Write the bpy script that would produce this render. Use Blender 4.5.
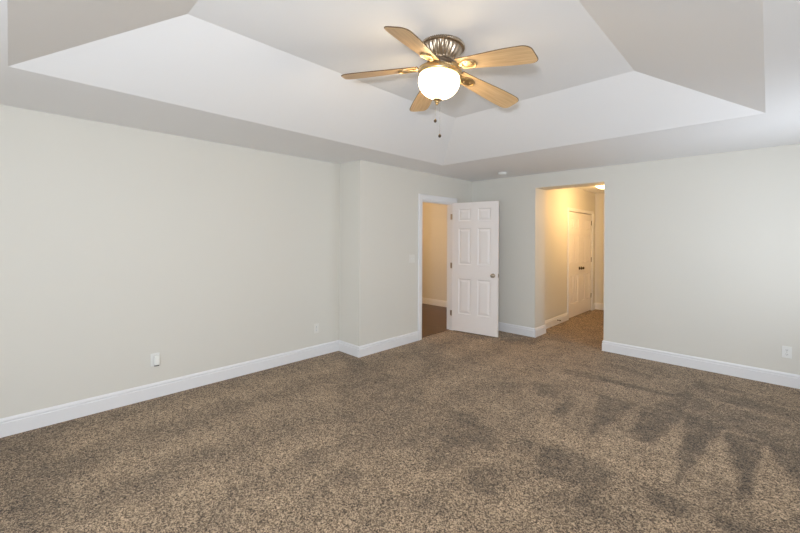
import bpy, bmesh, math, random
from mathutils import Vector, Matrix
PI = math.pi
scene = bpy.context.scene
C = scene.collection
for o in list(bpy.data.objects):
    bpy.data.objects.remove(o)

# ------------------------------------------------------------------ camera
CAM_H = 1.48
cam_d = bpy.data.cameras.new('camera')
cam_d.sensor_width = 36.0
cam_d.lens = 379.43 / 800 * 36.0
cam_d.shift_y = -(266.5 - 237.72) / 800
cam_d.clip_start = 0.02
cam = bpy.data.objects.new('camera', cam_d)
C.objects.link(cam)
cam.matrix_world = (Matrix.Translation((0, 0, CAM_H)) @ Matrix.Rotation(0.7712, 4, 'Z')
                    @ Matrix.Rotation(PI / 2, 4, 'X') @ Matrix.Rotation(0.0054, 4, 'Z'))
scene.camera = cam

# ------------------------------------------------------------------ world, daylight, exposure
scene.view_settings.view_transform = 'Standard'
scene.view_settings.look = 'None'
scene.view_settings.gamma = 1.0
scene.view_settings.use_curve_mapping = False
scene.view_settings.exposure = -0.02
world = bpy.data.worlds.new('sky')
scene.world = world
world.use_nodes = True
world.node_tree.nodes['Background'].inputs[0].default_value = (0.75, 0.87, 1.0, 1)
world.node_tree.nodes['Background'].inputs[1].default_value = 1.0

def area(name, loc, rot, sx, sy, power, col, spread=PI):
    d = bpy.data.lights.new(name, 'AREA')
    d.shape = 'RECTANGLE'; d.size = sx; d.size_y = sy; d.energy = power; d.color = col; d.spread = spread
    o = bpy.data.objects.new(name, d); C.objects.link(o)
    o.location = loc; o.rotation_euler = rot
    return o
DAY = (0.90, 0.975, 1.08)
# area lights at unseen windows added in the near and right walls for daylight
area('added_daylight_near', (-1.75, -1.44, 1.35), (PI / 2, 0, 0), 1.7, 1.4, 9, DAY)
area('added_daylight_behind', (-0.27, -1.44, 1.35), (PI / 2, 0, 0), 0.9, 1.3, 7, DAY)
area('flash_stand_in_light', (0.62, -1.44, 1.22), (PI / 2 + 0.42, 0, 0.45), 0.28, 0.15, 108, DAY)  # small strong light added in place of a flash beside the camera
area('added_daylight_right', (0.90, 4.2, 1.35), (PI / 2 + 0.3, 0, PI / 2), 1.5, 1.4, 21, DAY)

# ------------------------------------------------------------------ dimensions
XL, XB, YBUMP, YB, H = -4.039, -3.627, 3.016, 5.483, 2.4393
XR, YN = 0.95, -1.49
TX0, TX1, TY0, TY1, TRUN, H2 = -3.096, -0.021, -0.010, 3.993, 0.712, 2.750
DY0, DY1, DTOP = 4.188, 4.958, 2.035             # doorway in the left wall
OX0, OX1, OTOP, ODEP = -2.508, -1.563, 2.236, 5.841   # cased-less opening to the hallway
HX0, HX1, HY1 = -2.622, -1.40, 8.60
CD0, CD1, CDT = 7.125, 8.385, 1.985              # double closet doors in the hallway
FX0, FY0, FY1 = -6.6, 3.25, 6.50                 # room beyond the doorway

# ------------------------------------------------------------------ helpers
def setp(o, label=None, cat=None, group=None, kind=None):
    if label: o['label'] = label
    if cat: o['category'] = cat
    if group: o['group'] = group
    if kind: o['kind'] = kind
    return o

def obj(name, bm, mat=None, parent=None, smooth=False, loc=None):
    me = bpy.data.meshes.new(name)
    bmesh.ops.remove_doubles(bm, verts=bm.verts, dist=1e-5)
    bmesh.ops.recalc_face_normals(bm, faces=bm.faces)
    bm.to_mesh(me); bm.free()
    if smooth:
        for p in me.polygons: p.use_smooth = True
        try: me.set_sharp_from_angle(angle=math.radians(42))
        except Exception: pass
    o = bpy.data.objects.new(name, me); C.objects.link(o)
    if mat: me.materials.append(mat)
    if parent: o.parent = parent
    if loc: o.location = loc
    return o

def empty(name, loc, rot=(0, 0, 0)):
    o = bpy.data.objects.new(name, None); C.objects.link(o)
    o.location = loc; o.rotation_euler = rot
    o.empty_display_size = 0.05
    return o

def struct(name, bm, mat, parent=None, smooth=False):
    o = obj(name, bm, mat, parent, smooth)
    if parent is None: o['kind'] = 'structure'
    return o

def BM(): return bmesh.new()

def box(bm, x0, x1, y0, y1, z0, z1, bev=0.0):
    vs = [bm.verts.new((x, y, z)) for x in (x0, x1) for y in (y0, y1) for z in (z0, z1)]
    idx = [(0, 1, 3, 2), (4, 6, 7, 5), (0, 4, 5, 1), (2, 3, 7, 6), (0, 2, 6, 4), (1, 5, 7, 3)]
    fs = [bm.faces.new([vs[i] for i in f]) for f in idx]
    if bev > 0:
        es = list({e for f in fs for e in f.edges})
        bmesh.ops.bevel(bm, geom=es, offset=bev, segments=2, profile=0.5, affect='EDGES')

def lathe(bm, prof, n=48, M=None, mod=None, cap=True):
    rings = []
    for i, (r, z) in enumerate(prof):
        ring = []
        for k in range(n):
            a = 2 * PI * k / n
            rr = r * (mod(i, a) if mod else 1.0)
            v = Vector((rr * math.cos(a), rr * math.sin(a), z))
            ring.append(bm.verts.new(M @ v if M else v))
        rings.append(ring)
    for A, B in zip(rings, rings[1:]):
        for k in range(n):
            bm.faces.new((A[k], A[(k + 1) % n], B[(k + 1) % n], B[k]))
    if cap:
        for R in (rings[0], rings[-1]):
            bm.faces.new(R)

def tube(bm, pts, r, n=8):
    """round bar along a list of points, r a number or one radius per point"""
    pts = [Vector(p) for p in pts]
    rs = r if isinstance(r, (list, tuple)) else [r] * len(pts)
    rings = []
    for i, p in enumerate(pts):
        t = (pts[min(i + 1, len(pts) - 1)] - pts[max(i - 1, 0)]).normalized()
        a = t.orthogonal().normalized() if i == 0 else (rings_a - t * rings_a.dot(t)).normalized()
        rings_a = a
        b = t.cross(a)
        rings.append([bm.verts.new(p + rs[i] * (math.cos(2 * PI * k / n) * a + math.sin(2 * PI * k / n) * b)) for k in range(n)])
    for A, B in zip(rings, rings[1:]):
        for k in range(n):
            bm.faces.new((A[k], A[(k + 1) % n], B[(k + 1) % n], B[k]))
    bm.faces.new(rings[0]); bm.faces.new(rings[-1])

def extrude_profile(bm, prof, path):
    """prof: (out, z) outline; path: list of (x, y, nx, ny) mitred stations, n = outward offset vector per unit of 'out'"""
    rings = [[bm.verts.new((x + nx * o, y + ny * o, z)) for o, z in prof] for x, y, nx, ny in path]
    m = len(prof)
    for A, B in zip(rings, rings[1:]):
        for k in range(m):
            bm.faces.new((A[k], A[(k + 1) % m], B[(k + 1) % m], B[k]))
    bm.faces.new(rings[0]); bm.faces.new(rings[-1])

# ------------------------------------------------------------------ materials
def mat_new(name):
    m = bpy.data.materials.new(name); m.use_nodes = True
    nt = m.node_tree
    return m, nt, nt.nodes['Principled BSDF']

def paint(name, col, rough=0.6, bump=0.02, scale=180.0, var=0.012, spec=0.35):
    m, nt, b = mat_new(name)
    tc = nt.nodes.new('ShaderNodeTexCoord')
    n1 = nt.nodes.new('ShaderNodeTexNoise'); n1.inputs['Scale'].default_value = 1.3; n1.inputs['Detail'].default_value = 3
    nt.links.new(tc.outputs['Object'], n1.inputs['Vector'])
    mx = nt.nodes.new('ShaderNodeMix'); mx.data_type = 'RGBA'
    mx.inputs[6].default_value = (*[c * (1 - var) for c in col], 1); mx.inputs[7].default_value = (*[min(1, c * (1 + var)) for c in col], 1)
    nt.links.new(n1.outputs['Fac'], mx.inputs[0]); nt.links.new(mx.outputs[2], b.inputs['Base Color'])
    n2 = nt.nodes.new('ShaderNodeTexNoise'); n2.inputs['Scale'].default_value = scale; n2.inputs['Detail'].default_value = 2
    nt.links.new(tc.outputs['Object'], n2.inputs['Vector'])
    bp = nt.nodes.new('ShaderNodeBump'); bp.inputs['Strength'].default_value = bump; bp.inputs['Distance'].default_value = 0.004
    nt.links.new(n2.outputs['Fac'], bp.inputs['Height']); nt.links.new(bp.outputs['Normal'], b.inputs['Normal'])
    b.inputs['Roughness'].default_value = rough
    b.inputs['Specular IOR Level'].default_value = spec
    return m

def metal(name, col, rough, dark=None, scale=40, metallic=1.0):
    m, nt, b = mat_new(name)
    b.inputs['Metallic'].default_value = metallic; b.inputs['Roughness'].default_value = rough
    tc = nt.nodes.new('ShaderNodeTexCoord'); n = nt.nodes.new('ShaderNodeTexNoise'); n.inputs['Scale'].default_value = scale
    n.inputs['Detail'].default_value = 4
    nt.links.new(tc.outputs['Object'], n.inputs['Vector'])
    mx = nt.nodes.new('ShaderNodeMix'); mx.data_type = 'RGBA'
    dark = dark or tuple(c * 0.75 for c in col)
    mx.inputs[6].default_value = (*dark, 1); mx.inputs[7].default_value = (*col, 1)
    nt.links.new(n.outputs['Fac'], mx.inputs[0]); nt.links.new(mx.outputs[2], b.inputs['Base Color'])
    return m

M_WALL = paint('wall_paint', (0.725, 0.705, 0.645), 0.62, 0.03)
M_CEIL = paint('ceiling_paint', (0.885, 0.885, 0.885), 0.75, 0.04, 140)
M_TRIM = paint('trim_gloss_white', (0.83, 0.83, 0.84), 0.32, 0.008, 60, 0.004, 0.5)
M_DOOR = paint('door_white', (0.89, 0.85, 0.825), 0.38, 0.03, 90, 0.006, 0.5)
M_PLASTIC = paint('white_plastic', (0.82, 0.82, 0.79), 0.35, 0.0, 60, 0.004, 0.5)
M_PLASTIC_W = paint('bright_white_plastic', (0.9, 0.91, 0.87), 0.35, 0.0, 60, 0.004, 0.5)
M_IVORY = paint('switch_plastic', (0.79, 0.775, 0.725), 0.4, 0.0, 60, 0.004, 0.4)
M_SLOT_SHADE = paint('dark_slot_and_shade', (0.06, 0.06, 0.06), 0.5, 0.0)
M_KNOB = metal('knob_antique_nickel', (0.50, 0.44, 0.36), 0.28)
M_KNOBD = metal('knob_dark_bronze', (0.10, 0.075, 0.05), 0.35)
M_HINGE = metal('hinge_satin_nickel', (0.52, 0.47, 0.40), 0.33)
M_PEWTER = metal('fan_aged_pewter', (0.56, 0.47, 0.37), 0.36, (0.25, 0.19, 0.13), 55)
M_BRASS = metal('fan_warm_brass', (0.74, 0.57, 0.33), 0.34, (0.42, 0.30, 0.15), 60)
M_CHAIN = metal('chain_metal', (0.42, 0.38, 0.33), 0.35)
M_RUBBER = paint('dark_rubber', (0.07, 0.06, 0.05), 0.7, 0.0)

def make_oak():
    m, nt, b = mat_new('light_oak_blade')
    tc = nt.nodes.new('ShaderNodeTexCoord')
    mp = nt.nodes.new('ShaderNodeMapping'); mp.inputs['Scale'].default_value = (2.2, 38, 38)
    nt.links.new(tc.outputs['Object'], mp.inputs['Vector'])
    n = nt.nodes.new('ShaderNodeTexNoise'); n.inputs['Scale'].default_value = 2.4; n.inputs['Detail'].default_value = 5; n.inputs['Distortion'].default_value = 0.4
    nt.links.new(mp.outputs[0], n.inputs['Vector'])
    r = nt.nodes.new('ShaderNodeValToRGB')
    r.color_ramp.elements[0].position = 0.28; r.color_ramp.elements[0].color = (0.56, 0.36, 0.18, 1)
    r.color_ramp.elements[1].position = 0.68; r.color_ramp.elements[1].color = (0.74, 0.52, 0.285, 1)
    nt.links.new(n.outputs['Fac'], r.inputs[0]); nt.links.new(r.outputs[0], b.inputs['Base Color'])
    b.inputs['Roughness'].default_value = 0.42
    return m
M_OAK = make_oak()
M_OAKEDGE = paint('oak_blade_edge', (0.13, 0.075, 0.035), 0.5, 0.0)

def emit(name, col, strength, base=(0.9, 0.88, 0.82)):
    m, nt, b = mat_new(name)
    b.inputs['Base Color'].default_value = (*base, 1)
    b.inputs['Roughness'].default_value = 0.25
    lw = nt.nodes.new('ShaderNodeTexNoise'); lw.inputs['Scale'].default_value = 6
    mr = nt.nodes.new('ShaderNodeMapRange'); mr.inputs['To Min'].default_value = strength * 0.93; mr.inputs['To Max'].default_value = strength * 1.07
    nt.links.new(lw.outputs['Fac'], mr.inputs['Value']); nt.links.new(mr.outputs[0], b.inputs['Emission Strength'])
    b.inputs['Emission Color'].default_value = (*col, 1)
    return m
M_BOWL = emit('lit_frosted_glass_bowl', (1.0, 0.74, 0.42), 19.0)
M_HALLLAMP = emit('lit_hall_dome', (1.0, 0.72, 0.38), 6.0)

def make_carpet():
    m, nt, b = mat_new('brown_carpet')
    L = nt.links
    tc = nt.nodes.new('ShaderNodeTexCoord')
    def noise(scale, detail, rough=0.6):
        n = nt.nodes.new('ShaderNodeTexNoise'); n.inputs['Scale'].default_value = scale; n.inputs['Detail'].default_value = detail
        n.inputs['Roughness'].default_value = rough
        L.new(tc.outputs['Object'], n.inputs['Vector']); return n
    def cells(scale):
        n = nt.nodes.new('ShaderNodeTexVoronoi'); n.inputs['Scale'].default_value = scale
        L.new(tc.outputs['Object'], n.inputs['Vector'])
        sx = nt.nodes.new('ShaderNodeSeparateColor'); L.new(n.outputs['Color'], sx.inputs[0])
        return sx
    tuft = cells(200)
    ramp = nt.nodes.new('ShaderNodeValToRGB')
    e = ramp.color_ramp.elements
    e[0].position = 0.18; e[0].color = (0.050, 0.032, 0.017, 1)
    e[1].position = 0.82; e[1].color = (0.575, 0.430, 0.285, 1)
    k = e.new(0.5); k.color = (0.248, 0.172, 0.105, 1)
    clump = cells(84)
    mixf = nt.nodes.new('ShaderNodeMix'); mixf.data_type = 'FLOAT'; mixf.inputs[0].default_value = 0.26
    L.new(tuft.outputs[0], mixf.inputs[2]); L.new(clump.outputs[0], mixf.inputs[3])
    L.new(mixf.outputs[0], ramp.inputs[0])
    # pile leaning either way: vacuum strokes and footmarks
    at = nt.nodes.new('ShaderNodeAttribute'); at.attribute_name = 'pile_lean'
    edge = noise(15, 6, 0.75)
    ad = nt.nodes.new('ShaderNodeMath'); ad.operation = 'MULTIPLY_ADD'; ad.inputs[1].default_value = 1.55; ad.inputs[2].default_value = -0.775
    mott = noise(4.2, 5, 0.62)
    em = nt.nodes.new('ShaderNodeMix'); em.data_type = 'FLOAT'; em.inputs[0].default_value = 0.5
    L.new(edge.outputs['Fac'], em.inputs[2]); L.new(mott.outputs['Fac'], em.inputs[3])
    L.new(em.outputs[0], ad.inputs[0])
    sm = nt.nodes.new('ShaderNodeMath'); sm.operation = 'ADD'
    L.new(at.outputs['Fac'], sm.inputs[0]); L.new(ad.outputs[0], sm.inputs[1])
    mr = nt.nodes.new('ShaderNodeMapRange'); mr.inputs['From Min'].default_value = 0.12; mr.inputs['From Max'].default_value = 0.82
    mr.inputs['To Min'].default_value = 0.50; mr.inputs['To Max'].default_value = 1.42
    L.new(sm.outputs[0], mr.inputs['Value'])
    mul = nt.nodes.new('ShaderNodeVectorMath'); mul.operation = 'SCALE'
    L.new(ramp.outputs[0], mul.inputs[0]); L.new(mr.outputs[0], mul.inputs['Scale'])
    L.new(mul.outputs[0], b.inputs['Base Color'])
    bp = nt.nodes.new('ShaderNodeBump'); bp.inputs['Strength'].default_value = 0.6; bp.inputs['Distance'].default_value = 0.006
    L.new(mixf.outputs[0], bp.inputs['Height']); L.new(bp.outputs['Normal'], b.inputs['Normal'])
    b.inputs['Roughness'].default_value = 1.0
    b.inputs['Specular IOR Level'].default_value = 0.05
    b.inputs['Sheen Weight'].default_value = 0.15
    b.inputs['Sheen Roughness'].default_value = 0.6
    return m
M_CARPET = make_carpet()

def make_wood_floor():
    m, nt, b = mat_new('dark_hardwood_planks')
    L = nt.links
    tc = nt.nodes.new('ShaderNodeTexCoord')
    br = nt.nodes.new('ShaderNodeTexBrick'); br.inputs['Scale'].default_value = 1.0
    br.inputs['Brick Width'].default_value = 0.9; br.inputs['Row Height'].default_value = 0.09
    br.inputs['Mortar Size'].default_value = 0.0025; br.offset = 0.37
    br.inputs['Color1'].default_value = (0.056, 0.019, 0.009, 1); br.inputs['Color2'].default_value = (0.088, 0.032, 0.015, 1)
    br.inputs['Mortar'].default_value = (0.02, 0.01, 0.006, 1)
    L.new(tc.outputs['Object'], br.inputs['Vector'])
    mp = nt.nodes.new('ShaderNodeMapping'); mp.inputs['Scale'].default_value = (3, 50, 1)
    L.new(tc.outputs['Object'], mp.inputs['Vector'])
    n = nt.nodes.new('ShaderNodeTexNoise'); n.inputs['Scale'].default_value = 2; n.inputs['Detail'].default_value = 5
    L.new(mp.outputs[0], n.inputs['Vector'])
    mr = nt.nodes.new('ShaderNodeMapRange'); mr.inputs['To Min'].default_value = 0.75; mr.inputs['To Max'].default_value = 1.25
    L.new(n.outputs['Fac'], mr.inputs['Value'])
    sc = nt.nodes.new('ShaderNodeVectorMath'); sc.operation = 'SCALE'
    L.new(br.outputs['Color'], sc.inputs[0]); L.new(mr.outputs[0], sc.inputs['Scale']); L.new(sc.outputs[0], b.inputs['Base Color'])
    b.inputs['Roughness'].default_value = 0.32
    return m
M_WOODFLOOR = make_wood_floor()

def make_glass():
    m, nt, b = mat_new('window_glass')
    nt.nodes.remove(b)
    out = nt.nodes['Material Output']
    t = nt.nodes.new('ShaderNodeBsdfTransparent'); g = nt.nodes.new('ShaderNodeBsdfGlossy'); g.inputs['Roughness'].default_value = 0.02
    f = nt.nodes.new('ShaderNodeFresnel'); f.inputs['IOR'].default_value = 1.45
    mx = nt.nodes.new('ShaderNodeMixShader')
    nt.links.new(f.outputs[0], mx.inputs[0]); nt.links.new(t.outputs[0], mx.inputs[1]); nt.links.new(g.outputs[0], mx.inputs[2])
    nt.links.new(mx.outputs[0], out.inputs[0])
    return m
M_GLASS = make_glass()

# ------------------------------------------------------------------ floor with pile marks
def smooth01(t):
    t = max(0.0, min(1.0, t)); return t * t * (3 - 2 * t)
def poly_sd(p, poly):
    """signed distance to a polygon, negative inside"""
    x, y = p; d = 1e9; ins = False
    n = len(poly)
    for i in range(n):
        ax, ay = poly[i]; bx, by = poly[(i + 1) % n]
        ex, ey = bx - ax, by - ay
        t = max(0, min(1, ((x - ax) * ex + (y - ay) * ey) / (ex * ex + ey * ey)))
        d = min(d, math.hypot(x - ax - t * ex, y - ay - t * ey))
        if (ay > y) != (by > y) and x < ax + (y - ay) / (by - ay) * ex: ins = not ins
    return -d if ins else d
MARKS = [   # (outline on the floor in metres, lean of the pile, edge softness)
    ([(-3.95,2.95),(-3.59,2.98),(-2.35,2.8),(-2.02,2.17),(-2.74,2.31)], 0.34, 0.120),
    ([(-3.38,2.54),(-2.25,2.65),(-1.97,2.66),(-1.65,2.09),(-2.13,1.61),(-2.52,1.9)], 0.40, 0.150),
    ([(-4.02,-0.04),(-3.98,0.2),(-3.09,0.29),(-2.63,0.08),(-2.74,-0.03)], 0.30, 0.250),
    ([(-1.17,3.06),(-0.93,3.04),(-0.73,3.23),(-0.51,3.72),(-0.39,2.81),(-0.58,2.74),(-1.22,2.78),(-1.33,3.02)], 0.70, 0.060),
    ([(-0.52,5.1),(0.2,4.88),(0.16,3.85),(-0.24,3.9),(-0.5,3.99)], 0.28, 0.050),
    ([(-1.47,5.24),(-0.53,5.14),(-0.64,4.42),(-1.42,4.4)], 0.46, 0.060),
    ([(-1.99,2.64),(-1.81,2.73),(-1.47,2.61),(-1.38,2.36),(-1.67,2.1)], 0.26, 0.100),
    ([(-1.18,2.68),(-1.04,2.72),(-0.71,2.69),(-0.68,2.48),(-0.82,2.38),(-1.02,2.33)], 0.22, 0.070),
    ([(-0.58,2.69),(-0.28,2.65),(-0.31,2.48),(-0.48,2.5)], 0.24, 0.050),
    ([(-0.21,2.66),(-0.09,2.69),(0.02,2.69),(-0.09,2.5),(-0.18,2.56)], 0.22, 0.050),
    ([(-0.95,2.16),(-0.84,2.31),(-0.54,2.37),(-0.39,2.29),(-0.54,2.05),(-0.88,1.99)], 0.42, 0.100),
    ([(-1.15,3.92),(-0.85,3.89),(-0.95,2.96)], 0.22, 0.030),
    ([(-1.37,3.7),(-1.24,3.66),(-1.26,3.14)], 0.30, 0.030),
    ([(-0.51,5.15),(-0.65,4.25),(-0.81,3.87),(-0.73,3.23),(-0.61,3.21),(-0.5,3.9),(-0.53,4.78)], 0.20, 0.035),
    ([(-0.49,4.0),(-0.24,3.94),(-0.4,2.78)], 0.16, 0.022),
    ([(-0.24,3.87),(-0.02,3.85),(-0.09,2.75)], 0.14, 0.022),
    ([(-0.02,3.83),(0.18,3.92),(0.15,3.25),(0.1,3.44)], 0.14, 0.022),
    ([(-0.26,3.85),(-0.13,3.16),(-0.13,2.89),(-0.29,2.9),(-0.36,2.91)], 0.66, 0.030),
    ([(-0.02,3.79),(0.1,3.29),(0.13,3.02),(0.02,2.8),(-0.07,2.82)], 0.66, 0.030),
    ([(-0.29,2.9),(-0.17,3.03),(-0.13,2.85),(-0.24,2.83)], 0.36, 0.060),
    ([(-1.43,4.43),(-0.63,4.42),(-0.62,4.33),(-1.4,4.3)], 0.22, 0.030),
    ([(-1.69,4.72),(-1.3,4.76),(-1.28,4.65),(-1.64,4.59)], 0.30, 0.030),
    ([(-1.37,5.01),(-0.9,4.87),(-0.9,4.75),(-1.35,4.88)], 0.30, 0.030),
    ([(-0.49,4.57),(0.19,4.5),(0.18,4.38),(-0.48,4.47)], 0.44, 0.030),
    ([(-0.34,4.29),(0.18,4.22),(0.17,4.14),(-0.33,4.2)], 0.42, 0.030),
    ([(-0.45,4.93),(0.2,4.83),(0.2,4.73),(-0.44,4.83)], 0.42, 0.030),
    ([(-3.19,3.63),(-3.0,3.92),(-2.68,3.38),(-2.79,3.27)], 0.34, 0.080),
    ([(-2.01,3.5),(-1.8,3.65),(-1.68,3.35),(-1.84,3.27)], 0.30, 0.050),
    ([(-1.75,3.76),(-1.5,3.89),(-1.4,3.55),(-1.54,3.46)], 0.30, 0.050),
    ([(-1.33,3.17),(-1.32,3.58),(-1.24,3.52),(-1.21,3.2)], 0.22, 0.035),
    ([(-1.66,4.4),(-1.4,4.45),(-1.38,4.29),(-1.6,4.24)], 0.26, 0.040),
    ([(-2.79,5.03),(-2.35,5.59),(-2.34,5.12),(-2.59,4.86)], 0.30, 0.060),
    ([(-2.33,1.41),(-2.21,1.56),(-2.07,1.48),(-2.17,1.32)], 0.36, 0.050),
    ([(-1.97,1.33),(-2.02,1.5),(-1.79,1.56),(-1.74,1.43),(-1.88,1.32)], 0.36, 0.045),
    ([(-1.71,2.05),(-1.63,2.2),(-1.46,2.23),(-1.45,1.95),(-1.55,1.85)], 0.33, 0.050),
    ([(-1.36,2.04),(-1.28,2.23),(-1.17,2.22),(-1.11,1.94),(-1.23,1.87)], 0.33, 0.050),
    ([(-1.35,2.55),(-1.31,2.72),(-1.17,2.65),(-1.18,2.45),(-1.27,2.42)], 0.28, 0.040),
    ([(-1.12,2.54),(-1.02,2.67),(-0.78,2.67),(-0.71,2.43),(-0.92,2.42)], 0.28, 0.050),
    ([(-0.8,2.34),(-0.72,2.47),(-0.6,2.2),(-0.71,2.13)], 0.24, 0.060),
    ([(-1.49,1.44),(-1.45,1.7),(-1.22,1.71),(-1.26,1.48)], 0.36, 0.100),
]

MBOX = [(min(p[0] for p in P) - s, max(p[0] for p in P) + s, min(p[1] for p in P) - s, max(p[1] for p in P) + s) for P, v, s in MARKS]
def pile_lean(x, y):
    # long vacuum lanes parallel to the left wall, fading out towards the middle of the room
    v = 0.52 + 0.10 * math.sin(x * 2 * PI / 0.62 + 0.6 * math.sin(y * 0.9)) * smooth01((-1.2 - x) / 1.5)
    for (poly, val, soft), (bx0, bx1, by0, by1) in zip(MARKS, MBOX):
        if not (bx0 < x < bx1 and by0 < y < by1): continue
        soft *= 0.5; s = poly_sd((x, y), poly)
        if s < soft:
            v += (val - v) * smooth01(0.5 - s / (2 * soft))
    return v

def grid_floor(name, x0, x1, y0, y1, step, mat):
    bm = BM()
    nx, ny = int((x1 - x0) / step), int((y1 - y0) / step)
    g = [[bm.verts.new((x0 + (x1 - x0) * i / nx, y0 + (y1 - y0) * j / ny, 0)) for j in range(ny + 1)] for i in range(nx + 1)]
    for i in range(nx):
        for j in range(ny):
            bm.faces.new((g[i][j], g[i + 1][j], g[i + 1][j + 1], g[i][j + 1]))
    me = bpy.data.meshes.new(name); bm.to_mesh(me); bm.free()
    o = bpy.data.objects.new(name, me); C.objects.link(o); me.materials.append(mat)
    at = me.attributes.new('pile_lean', 'FLOAT', 'POINT')
    at.data.foreach_set('value', [pile_lean(v.co.x, v.co.y) for v in me.vertices])
    o['kind'] = 'structure'
    return o
grid_floor('floor', XL - 0.05, XR + 0.1, YN - 0.1, YB + 0.0, 0.035, M_CARPET)
# carpet running on into the hallway
bm = BM(); box(bm, HX0 - 0.02, HX1 + 0.02, YB, HY1 + 0.05, -0.03, 0.0); box(bm, HX0 - 0.70, HX0 - 0.02, CD0 - 0.2, CD1 + 0.2, -0.03, 0.0)
fo = struct('floor_hallway', bm, M_CARPET)
a_ = fo.data.attributes.new('pile_lean', 'FLOAT', 'POINT'); a_.data.foreach_set('value', [0.42] * len(fo.data.vertices))
# dark hardwood in the room beyond the doorway
bm = BM(); box(bm, FX0, XB - 0.06, FY0, FY1 + 0.02, -0.03, 0.004)
struct('floor_beyond_door', bm, M_WOODFLOOR)

# ------------------------------------------------------------------ walls
T = 0.115
bm = BM()
box(bm, XL - T, XL, YN - T, YBUMP, 0, H)
box(bm, XL - T, XB, YBUMP, YBUMP + 0.12, 0, H)
box(bm, XB - T, XB, YBUMP + 0.12, DY0, 0, H)
box(bm, XB - T, XB, DY1, YB, 0, H)
box(bm, XB - T, XB, DY0, DY1, DTOP, H)
struct('wall_left', bm, M_WALL)
bm = BM()
box(bm, XB - T, OX0, YB, ODEP, 0, H)
box(bm, OX1, XR + T, YB, ODEP, 0, H)
box(bm, OX0, OX1, YB, ODEP, OTOP, H)
struct('wall_back', bm, M_WALL)
def wall_with_windows(name, along, wins, a0, a1, c0, c1):
    """wall running along x or y, with rectangular window holes (a, b, z0, z1)"""
    bm = BM()
    def put(p0, p1, z0, z1):
        if along == 'x': box(bm, p0, p1, c0, c1, z0, z1)
        else: box(bm, c0, c1, p0, p1, z0, z1)
    last = a0
    for p0, p1, z0, z1 in wins:
        put(last, p0, 0, H); put(p0, p1, 0, z0); put(p0, p1, z1, H); last = p1
    put(last, a1, 0, H)
    return struct(name, bm, M_WALL)
WN1, WN2, WN3, WR1 = (-2.65, -0.85, 0.62, 2.08), (-0.78, 0.24, 0.66, 2.04), (0.38, 0.86, 0.92, 1.52), (3.4, 5.0, 0.62, 2.08)
wall_with_windows('wall_near', 'x', [WN1, WN2, WN3], XL - T, XR + T, YN - T, YN)
wall_with_windows('wall_right', 'y', [WR1], YN, YB, XR, XR + T)

def window(name, along, w, c0, c1):
    p0, p1, z0, z1 = w
    bm = BM()
    def put(a, b, q, r, ca, cb):
        if along == 'x': box(bm, a, b, ca, cb, q, r)
        else: box(bm, ca, cb, a, b, q, r)
    m = (c0 + c1) / 2
    f = 0.045
    for (a, b, q, r) in ((p0, p1, z0, z0 + f), (p0, p1, z1 - f, z1), (p0, p0 + f, z0 + f, z1 - f), (p1 - f, p1, z0 + f, z1 - f),
                         (p0 + f, p1 - f, (z0 + z1) / 2 - 0.02, (z0 + z1) / 2 + 0.02)):
        put(a, b, q, r, m - 0.02, m + 0.02)
    o = struct(name, bm, M_TRIM)
    bm = BM()
    if along == 'x': box(bm, p0 + f, p1 - f, m - 0.003, m + 0.003, z0 + f, z1 - f)
    else: box(bm, m - 0.003, m + 0.003, p0 + f, p1 - f, z0 + f, z1 - f)
    obj('window_pane', bm, M_GLASS, o)
window('added_window_1', 'x', WN1, YN - T, YN)  # unseen windows, added to let in daylight
window('added_window_2', 'x', WN2, YN - T, YN)
window('added_window_3', 'x', WN3, YN - T, YN)  # small opening added around the flash stand-in light
window('added_window_4', 'y', WR1, XR, XR + T)

# hallway beyond the opening
bm = BM()
box(bm, HX0 - T, HX0, ODEP, CD0, 0, H)
box(bm, HX0 - T, HX0, CD1, HY1, 0, H)
box(bm, HX0 - T, HX0, CD0, CD1, CDT, H)
box(bm, HX0 - 0.60, HX0 - T, CD0 - 0.2, CD0 - 0.1, 0, H)          # closet behind the doors
box(bm, HX0 - 0.60, HX0 - T, CD1 + 0.1, CD1 + 0.2, 0, H)
box(bm, HX0 - 0.70, HX0 - 0.60, CD0 - 0.2, CD1 + 0.2, 0, H)
struct('wall_hallway_left', bm, M_WALL)
bm = BM(); box(bm, HX0 - T, HX1 + T, HY1, HY1 + T, 0, H); struct('wall_hallway_end', bm, M_WALL)
bm = BM(); box(bm, HX1, HX1 + T, ODEP, HY1, 0, H); struct('wall_hallway_right', bm, M_WALL)
bm = BM(); box(bm, HX0 - 0.75, HX1 + T, ODEP, HY1 + T, H, H + 0.1); struct('ceiling_hallway', bm, M_CEIL)
# room beyond the doorway
bm = BM(); box(bm, FX0 - T, XB - T, FY1, FY1 + T, 0, H); struct('wall_beyond_back', bm, M_WALL)
bm = BM(); box(bm, FX0 - T, FX0, FY0 - T, FY1, 0, H); struct('wall_beyond_left', bm, M_WALL)
bm = BM(); box(bm, FX0 - T, XL - T, FY0 - T, FY0, 0, H); struct('wall_beyond_near', bm, M_WALL)
bm = BM(); box(bm, XB - T, XB, ODEP, FY1 + T, 0, H); struct('wall_beyond_right', bm, M_WALL)
bm = BM(); box(bm, FX0 - T, XB - T, FY0 - T, FY1 + T, H, H + 0.1); struct('ceiling_beyond_door', bm, M_CEIL)

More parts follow.
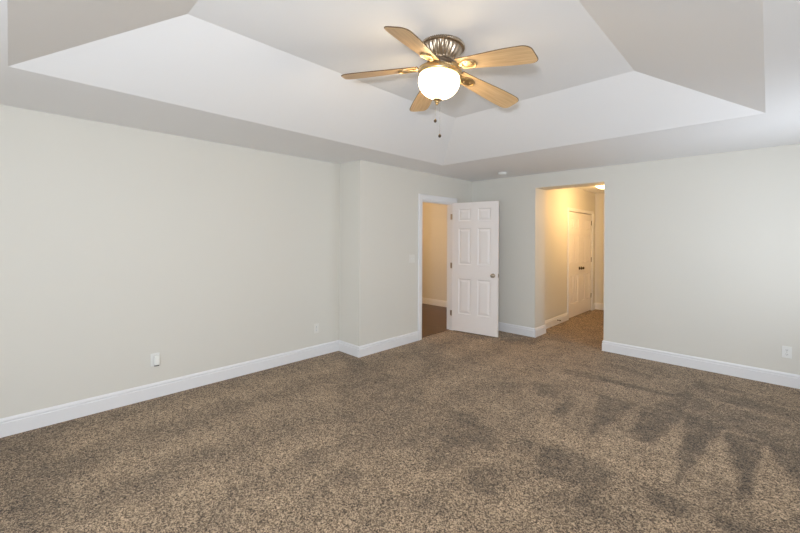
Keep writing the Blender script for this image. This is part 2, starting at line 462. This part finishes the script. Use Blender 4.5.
# ------------------------------------------------------------------ tray ceiling
bm = BM()
ex0, ex1, ey0, ey1 = XL - T, XR + T, YN - T, ODEP
def ring(x0, x1, y0, y1, z):
    return [bm.verts.new(p) for p in ((x0, y0, z), (x1, y0, z), (x1, y1, z), (x0, y1, z))]
r0 = ring(ex0, ex1, ey0, ey1, H)
r1 = ring(TX0, TX1, TY0, TY1, H)
r2 = ring(TX0 + TRUN, TX1 - TRUN, TY0 + TRUN, TY1 - TRUN, H2)
for A, B in ((r0, r1), (r1, r2)):
    for k in range(4):
        bm.faces.new((A[k], A[(k + 1) % 4], B[(k + 1) % 4], B[k]))
bm.faces.new(r2)
# upper skin so that the ceiling has a thickness
r3 = ring(ex0, ex1, ey0, ey1, H2 + 0.1)
for k in range(4):
    bm.faces.new((r0[k], r0[(k + 1) % 4], r3[(k + 1) % 4], r3[k]))
bm.faces.new(r3)
struct('ceiling', bm, M_CEIL)

# ------------------------------------------------------------------ baseboards and casings
BASE = [(0, 0), (0.016, 0), (0.016, 0.098), (0.0145, 0.101), (0.0085, 0.103), (0.0085, 0.109), (0.0135, 0.111), (0.0145, 0.116), (0.012, 0.125), (0.008, 0.131), (0.005, 0.136), (0, 0.136)]
def baseboard(name, pts, left=True):
    """pts: wall polyline (x, y); the board stands on the left (or right) side of the running direction"""
    s = 1 if left else -1
    P = [Vector(p) for p in pts]
    dirs = [(b - a).normalized() for a, b in zip(P, P[1:])]
    nrm = [Vector((-d.y, d.x)) * s for d in dirs]
    path = []
    for i, p in enumerate(P):
        if i == 0: n = nrm[0]
        elif i == len(P) - 1: n = nrm[-1]
        else:
            n = (nrm[i - 1] + nrm[i]); n = n / n.dot(nrm[i])
        path.append((p.x, p.y, n.x, n.y))
    bm = BM(); extrude_profile(bm, BASE, path)
    return struct(name, bm, M_TRIM)
CW = 0.082          # casing width
baseboard('baseboard_left', [(XL, YN), (XL, YBUMP), (XB, YBUMP), (XB, DY0 - CW)], left=False)
baseboard('baseboard_back_left', [(XB, DY1 + CW), (XB, YB), (OX0, YB), (OX0, ODEP), (HX0, ODEP), (HX0, CD0 - 0.062)], left=False)
baseboard('baseboard_back_right', [(HX1, ODEP), (OX1, ODEP), (OX1, YB), (XR, YB)], left=False)
baseboard('baseboard_right', [(XR, YB), (XR, YN)], left=False)
baseboard('baseboard_near', [(XR, YN), (XL, YN)], left=False)
baseboard('baseboard_hallway_end', [(HX0, CD1 + 0.062), (HX0, HY1), (HX1, HY1), (HX1, ODEP)], left=False)
baseboard('baseboard_beyond_door', [(XB - T, DY1 + CW), (XB - T, FY1), (FX0, FY1), (FX0, FY0)], left=True)

def casing(name, wall_x, side, y0, y1, ztop, w, th=0.018):
    """mitred door casing on a wall of constant x; side +1 faces +x"""
    bm = BM()
    prof = [(0.004, 0), (0.004, th * 0.55), (0.012, th * 0.72), (w * 0.45, th * 0.8), (w * 0.62, th), (w * 0.93, th), (w, th * 0.7), (w, 0)]
    X = lambda t: wall_x + side * t
    def leg(pa, pb):   # pa, pb: functions offset -> (y, z)
        A = [bm.verts.new((X(t), *pa(o))) for o, t in prof]; B = [bm.verts.new((X(t), *pb(o))) for o, t in prof]
        for k in range(len(prof)):
            k2 = (k + 1) % len(prof)
            bm.faces.new((A[k], A[k2], B[k2], B[k]))
        bm.faces.new(A); bm.faces.new(B)
    leg(lambda o: (y0 - o, 0.0), lambda o: (y0 - o, ztop + o))
    leg(lambda o: (y1 + o, 0.0), lambda o: (y1 + o, ztop + o))
    leg(lambda o: (y0 - o, ztop + o), lambda o: (y1 + o, ztop + o))
    return struct(name, bm, M_TRIM)
casing('trim_1', XB, 1, DY0, DY1, DTOP, CW)
casing('trim_2', XB - T, -1, DY0, DY1, DTOP, CW)
# jamb lining of the doorway, with its stop
JT = 0.012
bm = BM()
box(bm, XB - T, XB, DY0 - 0.001, DY0 + JT, 0, DTOP)
box(bm, XB - T, XB, DY1 - JT, DY1 + 0.001, 0, DTOP)
box(bm, XB - T, XB, DY0 + JT, DY1 - JT, DTOP - JT, DTOP)
box(bm, XB - T + 0.03, XB - 0.045, DY0 + JT, DY0 + JT + 0.010, 0, DTOP - JT)
box(bm, XB - T + 0.03, XB - 0.045, DY0 + JT, DY1 - JT, DTOP - JT - 0.010, DTOP - JT)
struct('trim_3', bm, M_TRIM)
casing('trim_4', HX0, 1, CD0, CD1, CDT, 0.060, 0.016)

# ------------------------------------------------------------------ six-panel doors
def panel_door_bm(W, Ht, Th, panels):
    """leaf: x 0..W, y -Th/2..Th/2, z 0..Ht, raised panels on both faces"""
    bm = BM()
    xs = sorted({0, W} | {p[0] for p in panels} | {p[1] for p in panels})
    zs = sorted({0, Ht} | {p[2] for p in panels} | {p[3] for p in panels})
    for s in (-1, 1):
        y = s * Th / 2
        for i in range(len(xs) - 1):
            for j in range(len(zs) - 1):
                x0, x1, z0, z1 = xs[i], xs[i + 1], zs[j], zs[j + 1]
                if any(abs(x0 - p[0]) < 1e-6 and abs(x1 - p[1]) < 1e-6 and abs(z0 - p[2]) < 1e-6 and abs(z1 - p[3]) < 1e-6 for p in panels):
                    k = min(1.0, (x1 - x0) / 0.19)
                    rings = []
                    for ins, dep in ((0, 0), (0.004, 0.004), (0.011 * k, 0.0085), (0.018 * k, 0.0095), (0.022 * k, 0.0085), (0.048 * k, 0.002), (0.052 * k, 0.0015)):
                        yy = y - s * dep
                        rings.append([bm.verts.new(c) for c in ((x0 + ins, yy, z0 + ins), (x1 - ins, yy, z0 + ins), (x1 - ins, yy, z1 - ins), (x0 + ins, yy, z1 - ins))])
                    for A, B in zip(rings, rings[1:]):
                        for q in range(4): bm.faces.new((A[q], A[(q + 1) % 4], B[(q + 1) % 4], B[q]))
                    bm.faces.new(rings[-1])
                else:
                    bm.faces.new([bm.verts.new(c) for c in ((x0, y, z0), (x1, y, z0), (x1, y, z1), (x0, y, z1))])
    h = Th / 2
    for i in range(len(xs) - 1):
        for z in (0, Ht): bm.faces.new([bm.verts.new(c) for c in ((xs[i], -h, z), (xs[i + 1], -h, z), (xs[i + 1], h, z), (xs[i], h, z))])
    for j in range(len(zs) - 1):
        for x in (0, W): bm.faces.new([bm.verts.new(c) for c in ((x, -h, zs[j]), (x, -h, zs[j + 1]), (x, h, zs[j + 1]), (x, h, zs[j]))])
    return bm
def six_panels(W, stile, mid, rows):
    pw = (W - 2 * stile - mid) / 2
    return [(x, x + pw, z0, z1) for x in (stile, stile + pw + mid) for z0, z1 in rows]
ROWS = [(0.275, 0.825), (1.045, 1.610), (1.725, 1.915)]
KNOB = [(0.0, 0.0), (0.031, 0.0), (0.032, 0.004), (0.027, 0.009), (0.014, 0.011), (0.011, 0.018), (0.012, 0.028), (0.022, 0.034), (0.0275, 0.043), (0.0275, 0.050), (0.022, 0.058), (0.011, 0.062), (0.0, 0.063)]
def knob_bm(x, z, y, s, k=1.0):
    bm = BM()
    M = Matrix.Translation((x, y, z)) @ Matrix.Rotation(-s * PI / 2, 4, 'X')
    lathe(bm, [(max(r, 0.0004) * k, q * k) for r, q in KNOB], 28, M)
    return bm
def hinge_bm(x, z, y, ly, lx):
    """butt hinge: knuckle at (x, y), two leaves running lx / ly"""
    bm = BM()
    for q in range(5):
        lathe(bm, [(0.0055, z - 0.044 + q * 0.0178), (0.0055, z - 0.044 + q * 0.0178 + 0.0166)], 12, Matrix.Translation((x, y, 0)))
    lathe(bm, [(0.002, z - 0.05), (0.0045, z - 0.047), (0.0045, z - 0.044)], 10, Matrix.Translation((x, y, 0)))
    lathe(bm, [(0.0045, z + 0.044), (0.0045, z + 0.047), (0.002, z + 0.05)], 10, Matrix.Translation((x, y, 0)))
    a, b = sorted((x, x + lx)); c, d = sorted((y, y + ly))
    box(bm, a, b, c, d, z - 0.044, z + 0.044)
    return bm

# open door, hinged on the far jamb and swung into the room
DW, DH, DT = 0.755, 2.012, 0.035
ang = math.radians(8.3)
door = empty('door_1', (XB + 0.010, DY1 - JT - 0.004, 0.020), (0, 0, ang))
setp(door, 'white six-panel door standing open into the carpeted room', None, None, 'structure')
leaf = obj('door_leaf', panel_door_bm(DW, DH, DT, six_panels(DW, 0.112, 0.112, ROWS)), M_DOOR, door, loc=(0.004, -DT / 2 - 0.003, 0))
KZ = 0.905
obj('door_knob', knob_bm(DW - 0.066, KZ, -DT - 0.003, -1), M_KNOB, door, True)
obj('door_knob', knob_bm(DW - 0.066, KZ, -0.003, 1), M_KNOB, door, True)
bm = BM(); box(bm, DW + 0.0035, DW + 0.0062, -DT - 0.003 + 0.006, -0.003 - 0.006, KZ - 0.029, KZ + 0.029)
box(bm, DW + 0.0062, DW + 0.0145, -DT / 2 - 0.003 - 0.006, -DT / 2 - 0.003 + 0.006, KZ - 0.008, KZ + 0.008, 0.002)
obj('latch_plate', bm, M_HINGE, door)
HZS = (0.26, 1.02, 1.80)
for hz in HZS:
    bm = hinge_bm(0.0, hz, 0.0, -0.036, 0.0028)
    # jamb leaf: lies on the jamb face, seen from the room
    ca, sa = math.cos(-ang), math.sin(-ang)
    p = [(-0.006, 0.0), (-0.056, 0.0), (-0.056, 0.003), (-0.006, 0.003)]
    q = [(x * ca - y * sa, x * sa + y * ca) for x, y in p]
    lo = [bm.verts.new((x, y, hz - 0.044)) for x, y in q]; hi = [bm.verts.new((x, y, hz + 0.044)) for x, y in q]
    for k in range(4): bm.faces.new((lo[k], lo[(k + 1) % 4], hi[(k + 1) % 4], hi[k]))
    bm.faces.new(lo); bm.faces.new(hi)
    obj('hinge', bm, M_HINGE, door, True)

# double closet doors in the hallway
CW2 = (CD1 - CD0) / 2 - 0.004
CH2 = CDT - 0.022
rows2 = [(0.25, 0.79), (1.00, 1.545), (1.655, 1.845)]
for k, (y0, lab) in enumerate(((CD0 + 0.002, 'nearer leaf of the white double closet doors in the hallway'),
                               (CD0 + 0.002 + CW2 + 0.004, 'farther leaf of the white double closet doors, beside the hallway end wall'))):
    d = empty('door_%d' % (k + 2), (HX0 - 0.030, y0, 0.012), (0, 0, PI / 2))
    setp(d, lab, None, None, 'structure')
    # local x runs along +y of the room, local -y faces the hallway
    obj('door_leaf', panel_door_bm(CW2, CH2, DT, six_panels(CW2, 0.10, 0.085, rows2)), M_DOOR, d, loc=(0, 0, 0))
    kx = CW2 - 0.05 if k == 0 else 0.05
    obj('door_knob', knob_bm(kx, 0.895, -DT / 2, -1, 0.95), M_KNOBD, d, True)
    hx = -0.002 if k == 0 else CW2 + 0.002
    for hz in (0.30, 1.04, 1.79):
        obj('hinge', hinge_bm(hx, hz, -DT / 2 - 0.006, 0.004, 0.016 if k == 0 else -0.016), M_KNOBD, d, True)

# ------------------------------------------------------------------ ceiling fan
FT = empty('ceiling_fan', (-1.552, 1.988, H2))
FT.rotation_mode = 'QUATERNION'
FT.rotation_quaternion = Vector((0, 0, 1)).rotation_difference(Vector((0.0648, 0.0570, 1)).normalized())
setp(FT, 'five-blade ceiling fan with light oak blades and a lit bowl lamp, under the tray ceiling', 'ceiling fan')
# canopy: fluted bell
NF = 26
def flute(i, a):
    w = FL[i]
    return 1 - w * (0.5 + 0.5 * math.cos(NF * a)) ** 1.6
prof = [(0.136, 0.014), (0.141, -0.002), (0.141, -0.017), (0.137, -0.020), (0.131, -0.021), (0.132, -0.026), (0.130, -0.038), (0.124, -0.052), (0.115, -0.068), (0.101, -0.083), (0.086, -0.094), (0.082, -0.098), (0.086, -0.101), (0.082, -0.106)]
FL = [0, 0, 0, 0, 0, 0.02, 0.075, 0.085, 0.085, 0.08, 0.05, 0, 0, 0]
bm = BM(); lathe(bm, prof, NF * 8, None, flute); obj('canopy', bm, M_PEWTER, FT, True)
# roped rim of beads around the canopy
def bead_ring(bm, R, z, n, r, tall=1.3):
    for k in range(n):
        a = 2 * PI * k / n
        M = Matrix.Translation((R * math.cos(a), R * math.sin(a), z)) @ Matrix.Rotation(a, 4, 'Z') @ Matrix.Rotation(0.45, 4, 'X') @ Matrix.Diagonal((1, 0.72, tall, 1))
        bmesh.ops.create_uvsphere(bm, u_segments=8, v_segments=6, radius=r, matrix=M)
bm = BM(); bead_ring(bm, 0.1415, -0.0095, 66, 0.0082); obj('rope_rim', bm, M_PEWTER, FT, True)
# motor housing and flywheel
bm = BM(); lathe(bm, [(0.076, -0.102), (0.088, -0.108), (0.092, -0.118), (0.092, -0.128), (0.099, -0.132), (0.103, -0.142), (0.098, -0.150), (0.070, -0.154)], 64)
obj('flywheel', bm, metal('fan_dark_pewter', (0.34, 0.28, 0.22), 0.4, (0.14, 0.10, 0.07), 55), FT, True)
# light fitter with a beaded edge
bm = BM(); lathe(bm, [(0.060, -0.150), (0.075, -0.155), (0.122, -0.160), (0.134, -0.164), (0.140, -0.171), (0.140, -0.180), (0.142, -0.186), (0.141, -0.198), (0.136, -0.204), (0.124, -0.206)], 72)
obj('light_fitter', bm, M_BRASS, FT, True)
bm = BM(); bead_ring(bm, 0.139, -0.173, 78, 0.0068, 1.25); obj('fitter_beading', bm, M_BRASS, FT, True)
# glass bowl
bp = [(0.118, -0.205)]
for k in range(0, 25):
    t = k / 24
    a = -0.28 + t * (PI / 2 + 0.28)
    r = 0.136 * (max(math.cos(a), 0.0) ** 0.92)
    z = -0.236 - 0.112 * math.sin(a) * (1.0 if a > 0 else 0.92)
    bp.append((max(r, 0.004), z))
bm = BM(); lathe(bm, bp, 64); obj('glass_bowl', bm, M_BOWL, FT, True)
# finial
bm = BM(); lathe(bm, [(0.004, -0.345), (0.024, -0.351), (0.030, -0.357), (0.029, -0.361), (0.020, -0.364), (0.014, -0.369), (0.016, -0.374), (0.014, -0.380), (0.008, -0.384), (0.009, -0.388), (0.005, -0.393), (0.001, -0.394)], 28)
obj('finial', bm, M_BRASS, FT, True)
# pull chains hanging straight down beside the finial
Q = FT.rotation_quaternion.inverted()
view_r = Vector((0.717, 0.697, 0))
for off, zb in ((-0.013, 2.253), (0.017, 2.154)):
    top_w = Vector((FT.location.x - 0.0232, FT.location.y - 0.0203, 2.394)) + view_r * off
    L_ = top_w.z - zb
    def W2L(p): return Q @ (Vector(p) - FT.location)
    bm = BM()
    n = int(L_ / 0.0075)
    tube(bm, [W2L(top_w + Vector((0, 0, 0.012))), W2L(top_w - Vector((0, 0, L_ - 0.006)))], 0.0009, 6)
    for q in range(n):
        bmesh.ops.create_uvsphere(bm, u_segments=6, v_segments=4, radius=0.0017, matrix=Matrix.Translation(W2L(top_w - Vector((0, 0, q * 0.0075)))))
    ch = obj('pull_chain', bm, M_CHAIN, FT, True)
    bm = BM()
    c = Vector(W2L(top_w - Vector((0, 0, L_))))
    lathe(bm, [(0.0015, 0.016), (0.004, 0.012), (0.0085, 0.006), (0.0105, 0.0), (0.0085, -0.006), (0.005, -0.0095), (0.001, -0.011)], 16, Matrix.Translation(c))
    obj('pull_knob', bm, M_KNOBD, ch, True)
# blades
R0, R1 = 0.150, 0.668
PITCH, DROOP = math.radians(12), math.atan2(0.094, 0.665)
def blade_bm():
    bm = BM()
    outline = []
    N = 18
    def half(x):       # half width along the blade
        t = (x - R0) / (R1 - R0)
        return 0.056 + 0.023 * smooth01(min(1, t / 0.8))
    tipr = 0.062
    xs = [R0 + (R1 - tipr - R0) * k / N for k in range(N + 1)]
    up = [(R0 - 0.004, 0.030)] + [(x, half(x)) for x in xs]
    hw = half(R1 - tipr)
    for k in range(1, 11):
        a = PI / 2 * k / 10
        up.append((R1 - tipr + tipr * math.sin(a) ** 0.9, hw * (0.34 + 0.66 * math.cos(a) ** 0.75) if k < 10 else hw * 0.30))
    pts = up + [(x, -y) for x, y in reversed(up)]
    # slight round over of the edges
    layers = []
    for ins, z in ((0.0022, -0.0030), (0.0, -0.0012), (0.0, 0.0012), (0.0022, 0.0030)):
        lay = []
        for x, y in pts:
            cx = (R0 + R1) / 2
            lay.append(bm.verts.new((x + (-ins if x > cx else ins), y - math.copysign(ins, y), z)))
        layers.append(lay)
    for A, B in zip(layers, layers[1:]):
        for k in range(len(pts)):
            f = bm.faces.new((A[k], A[(k + 1) % len(pts)], B[(k + 1) % len(pts)], B[k])); f.material_index = 1
    bm.faces.new(layers[0]); bm.faces.new(layers[-1])
    return bm
def iron_bm():
    """blade iron: flat arm from the flywheel, opening into an oval scroll plate under the blade"""
    bm = BM()
    tube(bm, [(0.085, 0, 0.010), (0.115, 0, 0.006), (0.140, 0, -0.004), (0.165, 0, -0.008), (0.185, 0, -0.008)], [0.015, 0.013, 0.012, 0.012, 0.011], 10)
    # plate
    n = 36
    lay = []
    for k_, z in ((0.94, -0.010), (1.0, -0.0075), (1.0, -0.0035)):
        lay.append([bm.verts.new((0.225 + k_ * (0.058 * math.cos(2 * PI * k / n)), k_ * 0.034 * math.sin(2 * PI * k / n) * (1 + 0.25 * math.cos(2 * PI * k / n)), z)) for k in range(n)])
    for A, B in zip(lay, lay[1:]):
        for k in range(n): bm.faces.new((A[k], A[(k + 1) % n], B[(k + 1) % n], B[k]))
    bm.faces.new(lay[0]); bm.faces.new(lay[-1])
    # raised border with scrolls
    def pt(k, z): 
        a = 2 * PI * k / 40
        return (0.225 + 0.056 * math.cos(a), 0.033 * math.sin(a) * (1 + 0.25 * math.cos(a)), z)
    tube(bm, [pt(k, -0.0105) for k in range(-17, 18)], 0.0045, 8)
    for s in (-1, 1):
        tube(bm, [(0.178 + 0.016 * t / 6 * math.cos(t * 0.9), s * (0.016 + 0.011 * t / 6 * math.sin(t * 0.9)), -0.0105) for t in range(0, 7)], [0.004] * 7, 6)
    for sx, sy in ((0.215, 0.016), (0.215, -0.016), (0.255, 0.0)):
        bmesh.ops.create_uvsphere(bm, u_segments=10, v_segments=6, radius=0.0055, matrix=Matrix.Translation((sx, sy, -0.0105)) @ Matrix.Diagonal((1, 1, 0.55, 1)))
    return bm
blade0 = obj('blade', blade_bm(), M_OAK, FT); blade0.data.materials.append(M_OAKEDGE)
iron0 = obj('blade_iron', iron_bm(), M_BRASS, blade0, True)
A0 = 0.0
for k in range(5):
    if k == 0: b, ir = blade0, iron0
    else:
        b = blade0.copy(); C.objects.link(b); b.parent = FT
        ir = iron0.copy(); C.objects.link(ir); ir.parent = b
    a = A0 + k * 2 * PI / 5
    # pitch about the blade's own length, droop towards the tip, then turn about the axis
    b.matrix_local = Matrix.Translation((0, 0, -0.136)) @ Matrix.Rotation(a, 4, 'Z') @ Matrix.Rotation(DROOP, 4, 'Y') @ Matrix.Rotation(-PITCH, 4, 'X')

# ------------------------------------------------------------------ outlets, switch, detector, hall lamp
def plate_frame(name, loc, facing):
    """Empty on a wall: local x to the right along the wall, local y out of the wall, z up"""
    rot = {'+x': -PI / 2, '-y': PI}[facing]
    return empty(name, loc, (0, 0, rot))
def ybox(bm, x0, x1, z0, z1, y0, y1, bev=0.0): box(bm, x0, x1, y0, y1, z0, z1, bev)
def receptacle(parent, z, plug=False):
    bm = BM()
    n = 24
    prof = []
    for k in range(n):
        a = 2 * PI * k / n
        prof.append((0.0165 * math.cos(a), max(-0.0125, min(0.0125, 0.0165 * math.sin(a))) + z))
    A = [bm.verts.new((x, 0.004, q)) for x, q in prof]; B = [bm.verts.new((x, 0.0075, q)) for x, q in prof]
    for k in range(n): bm.faces.new((A[k], A[(k + 1) % n], B[(k + 1) % n], B[k]))
    bm.faces.new(A); bm.faces.new(B)
    r = obj('receptacle', bm, M_PLASTIC, parent)
    bm = BM()
    ybox(bm, -0.0075, -0.0050, z - 0.002, z + 0.007, 0.006, 0.0079)
    ybox(bm, 0.0050, 0.0075, z - 0.002, z + 0.007, 0.006, 0.0079)
    lathe(bm, [(0.0026, 0.006), (0.0026, 0.0079)], 12, Matrix.Translation((0, 0, z - 0.0068)) @ Matrix.Rotation(-PI / 2, 4, 'X'))
    obj('slots', bm, M_SLOT_SHADE, r)
def outlet(loc, facing, label, plate=M_PLASTIC):
    t = plate_frame('wall_outlet', loc, facing)
    setp(t, label, 'wall outlet', 'wall outlets')
    bm = BM(); ybox(bm, -0.036, 0.036, -0.058, 0.058, 0.0, 0.0055, 0.0018); obj('cover_plate', bm, plate, t)
    receptacle(t, 0.0215); receptacle(t, -0.0215)
    bm = BM(); lathe(bm, [(0.0030, 0.005), (0.0030, 0.0064), (0.001, 0.0068)], 12, Matrix.Rotation(-PI / 2, 4, 'X')); obj('screw', bm, M_HINGE, t)
    return t
outlet((XL, 0.935, 0.350), '+x', 'white outlet on the long left wall with a white plug-in gadget on it')
outlet((XL, 2.665, 0.345), '+x', 'off-white outlet on the left wall near the corner where the wall steps out', M_IVORY)
outlet((0.135, YB, 0.344), '-y', 'white outlet on the back wall at the right edge, above the baseboard')
# plug-in gadget over the left outlet
t = plate_frame('plug_in_device', (XL + 0.0076, 0.935, 0.350), '+x')
setp(t, 'small white plug-in gadget sitting in the outlet on the long left wall', 'plug-in device')
bm = BM(); ybox(bm, -0.030, 0.014, -0.048, 0.040, 0.0005, 0.030, 0.006); obj('housing', bm, M_PLASTIC_W, t, True)
bm = BM(); ybox(bm, -0.027, 0.010, -0.056, -0.0475, 0.004, 0.025, 0.001); obj('underside_shade', bm, M_SLOT_SHADE, t)  # dark strip standing for the shadow under the gadget

# double light switch beside the doorway
t = plate_frame('light_switch', (XB, 3.975, 1.185), '+x')
setp(t, 'off-white two-gang light switch plate on the wall left of the open door', 'light switch')
bm = BM(); ybox(bm, -0.058, 0.058, -0.058, 0.058, 0.0, 0.0055, 0.0018); obj('switch_plate', bm, M_IVORY, t)
for sx in (-0.023, 0.023):
    bm = BM(); ybox(bm, sx - 0.0048, sx + 0.0048, -0.0115, 0.0115, 0.004, 0.0065)
    # tilted lever
    vs = [(sx - 0.0035, 0.0055, -0.004), (sx + 0.0035, 0.0055, -0.004), (sx + 0.0035, 0.0055, 0.006), (sx - 0.0035, 0.0055, 0.006)]
    ve = [(x, 0.0165, z * 0.7 + 0.007) for x, y, z in vs]
    A = [bm.verts.new(v) for v in vs]; B = [bm.verts.new(v) for v in ve]
    for k in range(4): bm.faces.new((A[k], A[(k + 1) % 4], B[(k + 1) % 4], B[k]))
    bm.faces.new(A); bm.faces.new(B)
    obj('toggle', bm, M_PLASTIC, t)
for sx in (-0.023, 0.023):
    for sz in (-0.030, 0.030):
        bm = BM()
        lathe(bm, [(0.0028, 0.005), (0.0028, 0.0062), (0.001, 0.0066)], 10, Matrix.Translation((sx, 0, sz)) @ Matrix.Rotation(-PI / 2, 4, 'X'))
        obj('plate_screw', bm, M_IVORY, t)

# smoke detector on the soffit
t = empty('smoke_detector', (-2.79, 5.01, H)); setp(t, 'round white smoke detector on the lower ceiling above the open door', 'smoke detector')
bm = BM(); lathe(bm, [(0.060, 0.0), (0.066, -0.003), (0.066, -0.012), (0.062, -0.014)], 48); obj('mounting_base', bm, M_PLASTIC, t, True)
bm = BM(); lathe(bm, [(0.062, -0.013), (0.062, -0.024), (0.056, -0.032), (0.040, -0.037), (0.016, -0.038), (0.014, -0.040), (0.001, -0.040)], 48); obj('detector_cover', bm, M_PLASTIC, t, True)

# flush dome light in the hallway
t = empty('ceiling_light', (-1.985, 6.90, H)); setp(t, 'lit flush dome ceiling light in the hallway, partly behind the opening edge', 'ceiling light')
bm = BM(); lathe(bm, [(0.140, 0.0), (0.150, -0.004), (0.150, -0.018), (0.138, -0.024)], 48); obj('lamp_base', bm, M_BRASS, t, True)
bm = BM()
lathe(bm, [(0.136, -0.020)] + [(max(0.136 * math.cos(a), 0.002), -0.022 - 0.105 * math.sin(a)) for a in [PI / 2 * k / 14 for k in range(15)]], 48)
obj('glass_dome', bm, M_HALLLAMP, t, True)
ld = bpy.data.lights.new('hallway_lamp', 'POINT'); ld.energy = 26; ld.color = (1.0, 0.60, 0.23); ld.shadow_soft_size = 0.13
lo = bpy.data.objects.new('hallway_lamp', ld); C.objects.link(lo); lo.location = (-1.93, 6.95, H - 0.42)
# lamp of the room beyond the doorway (its fitting is out of sight)
ld = bpy.data.lights.new('beyond_room_lamp', 'POINT'); ld.energy = 42; ld.color = (1.0, 0.62, 0.29); ld.shadow_soft_size = 0.12
lo = bpy.data.objects.new('beyond_room_lamp', ld); C.objects.link(lo); lo.location = (-5.4, 4.7, 2.25)

# small dark door stop on the hallway baseboard
t = empty('door_stop', (HX0 + 0.016, 6.58, 0.075)); setp(t, 'tiny dark door stop on the hallway baseboard before the closet', 'door stop')
bm = BM(); lathe(bm, [(0.010, 0.0), (0.010, 0.004), (0.005, 0.006), (0.005, 0.045)], 16, Matrix.Rotation(PI / 2, 4, 'Y')); obj('stem', bm, M_KNOBD, t, True)
bm = BM(); lathe(bm, [(0.0085, 0.043), (0.0095, 0.048), (0.0085, 0.058), (0.002, 0.060)], 16, Matrix.Rotation(PI / 2, 4, 'Y')); obj('rubber_tip', bm, M_RUBBER, t, True)
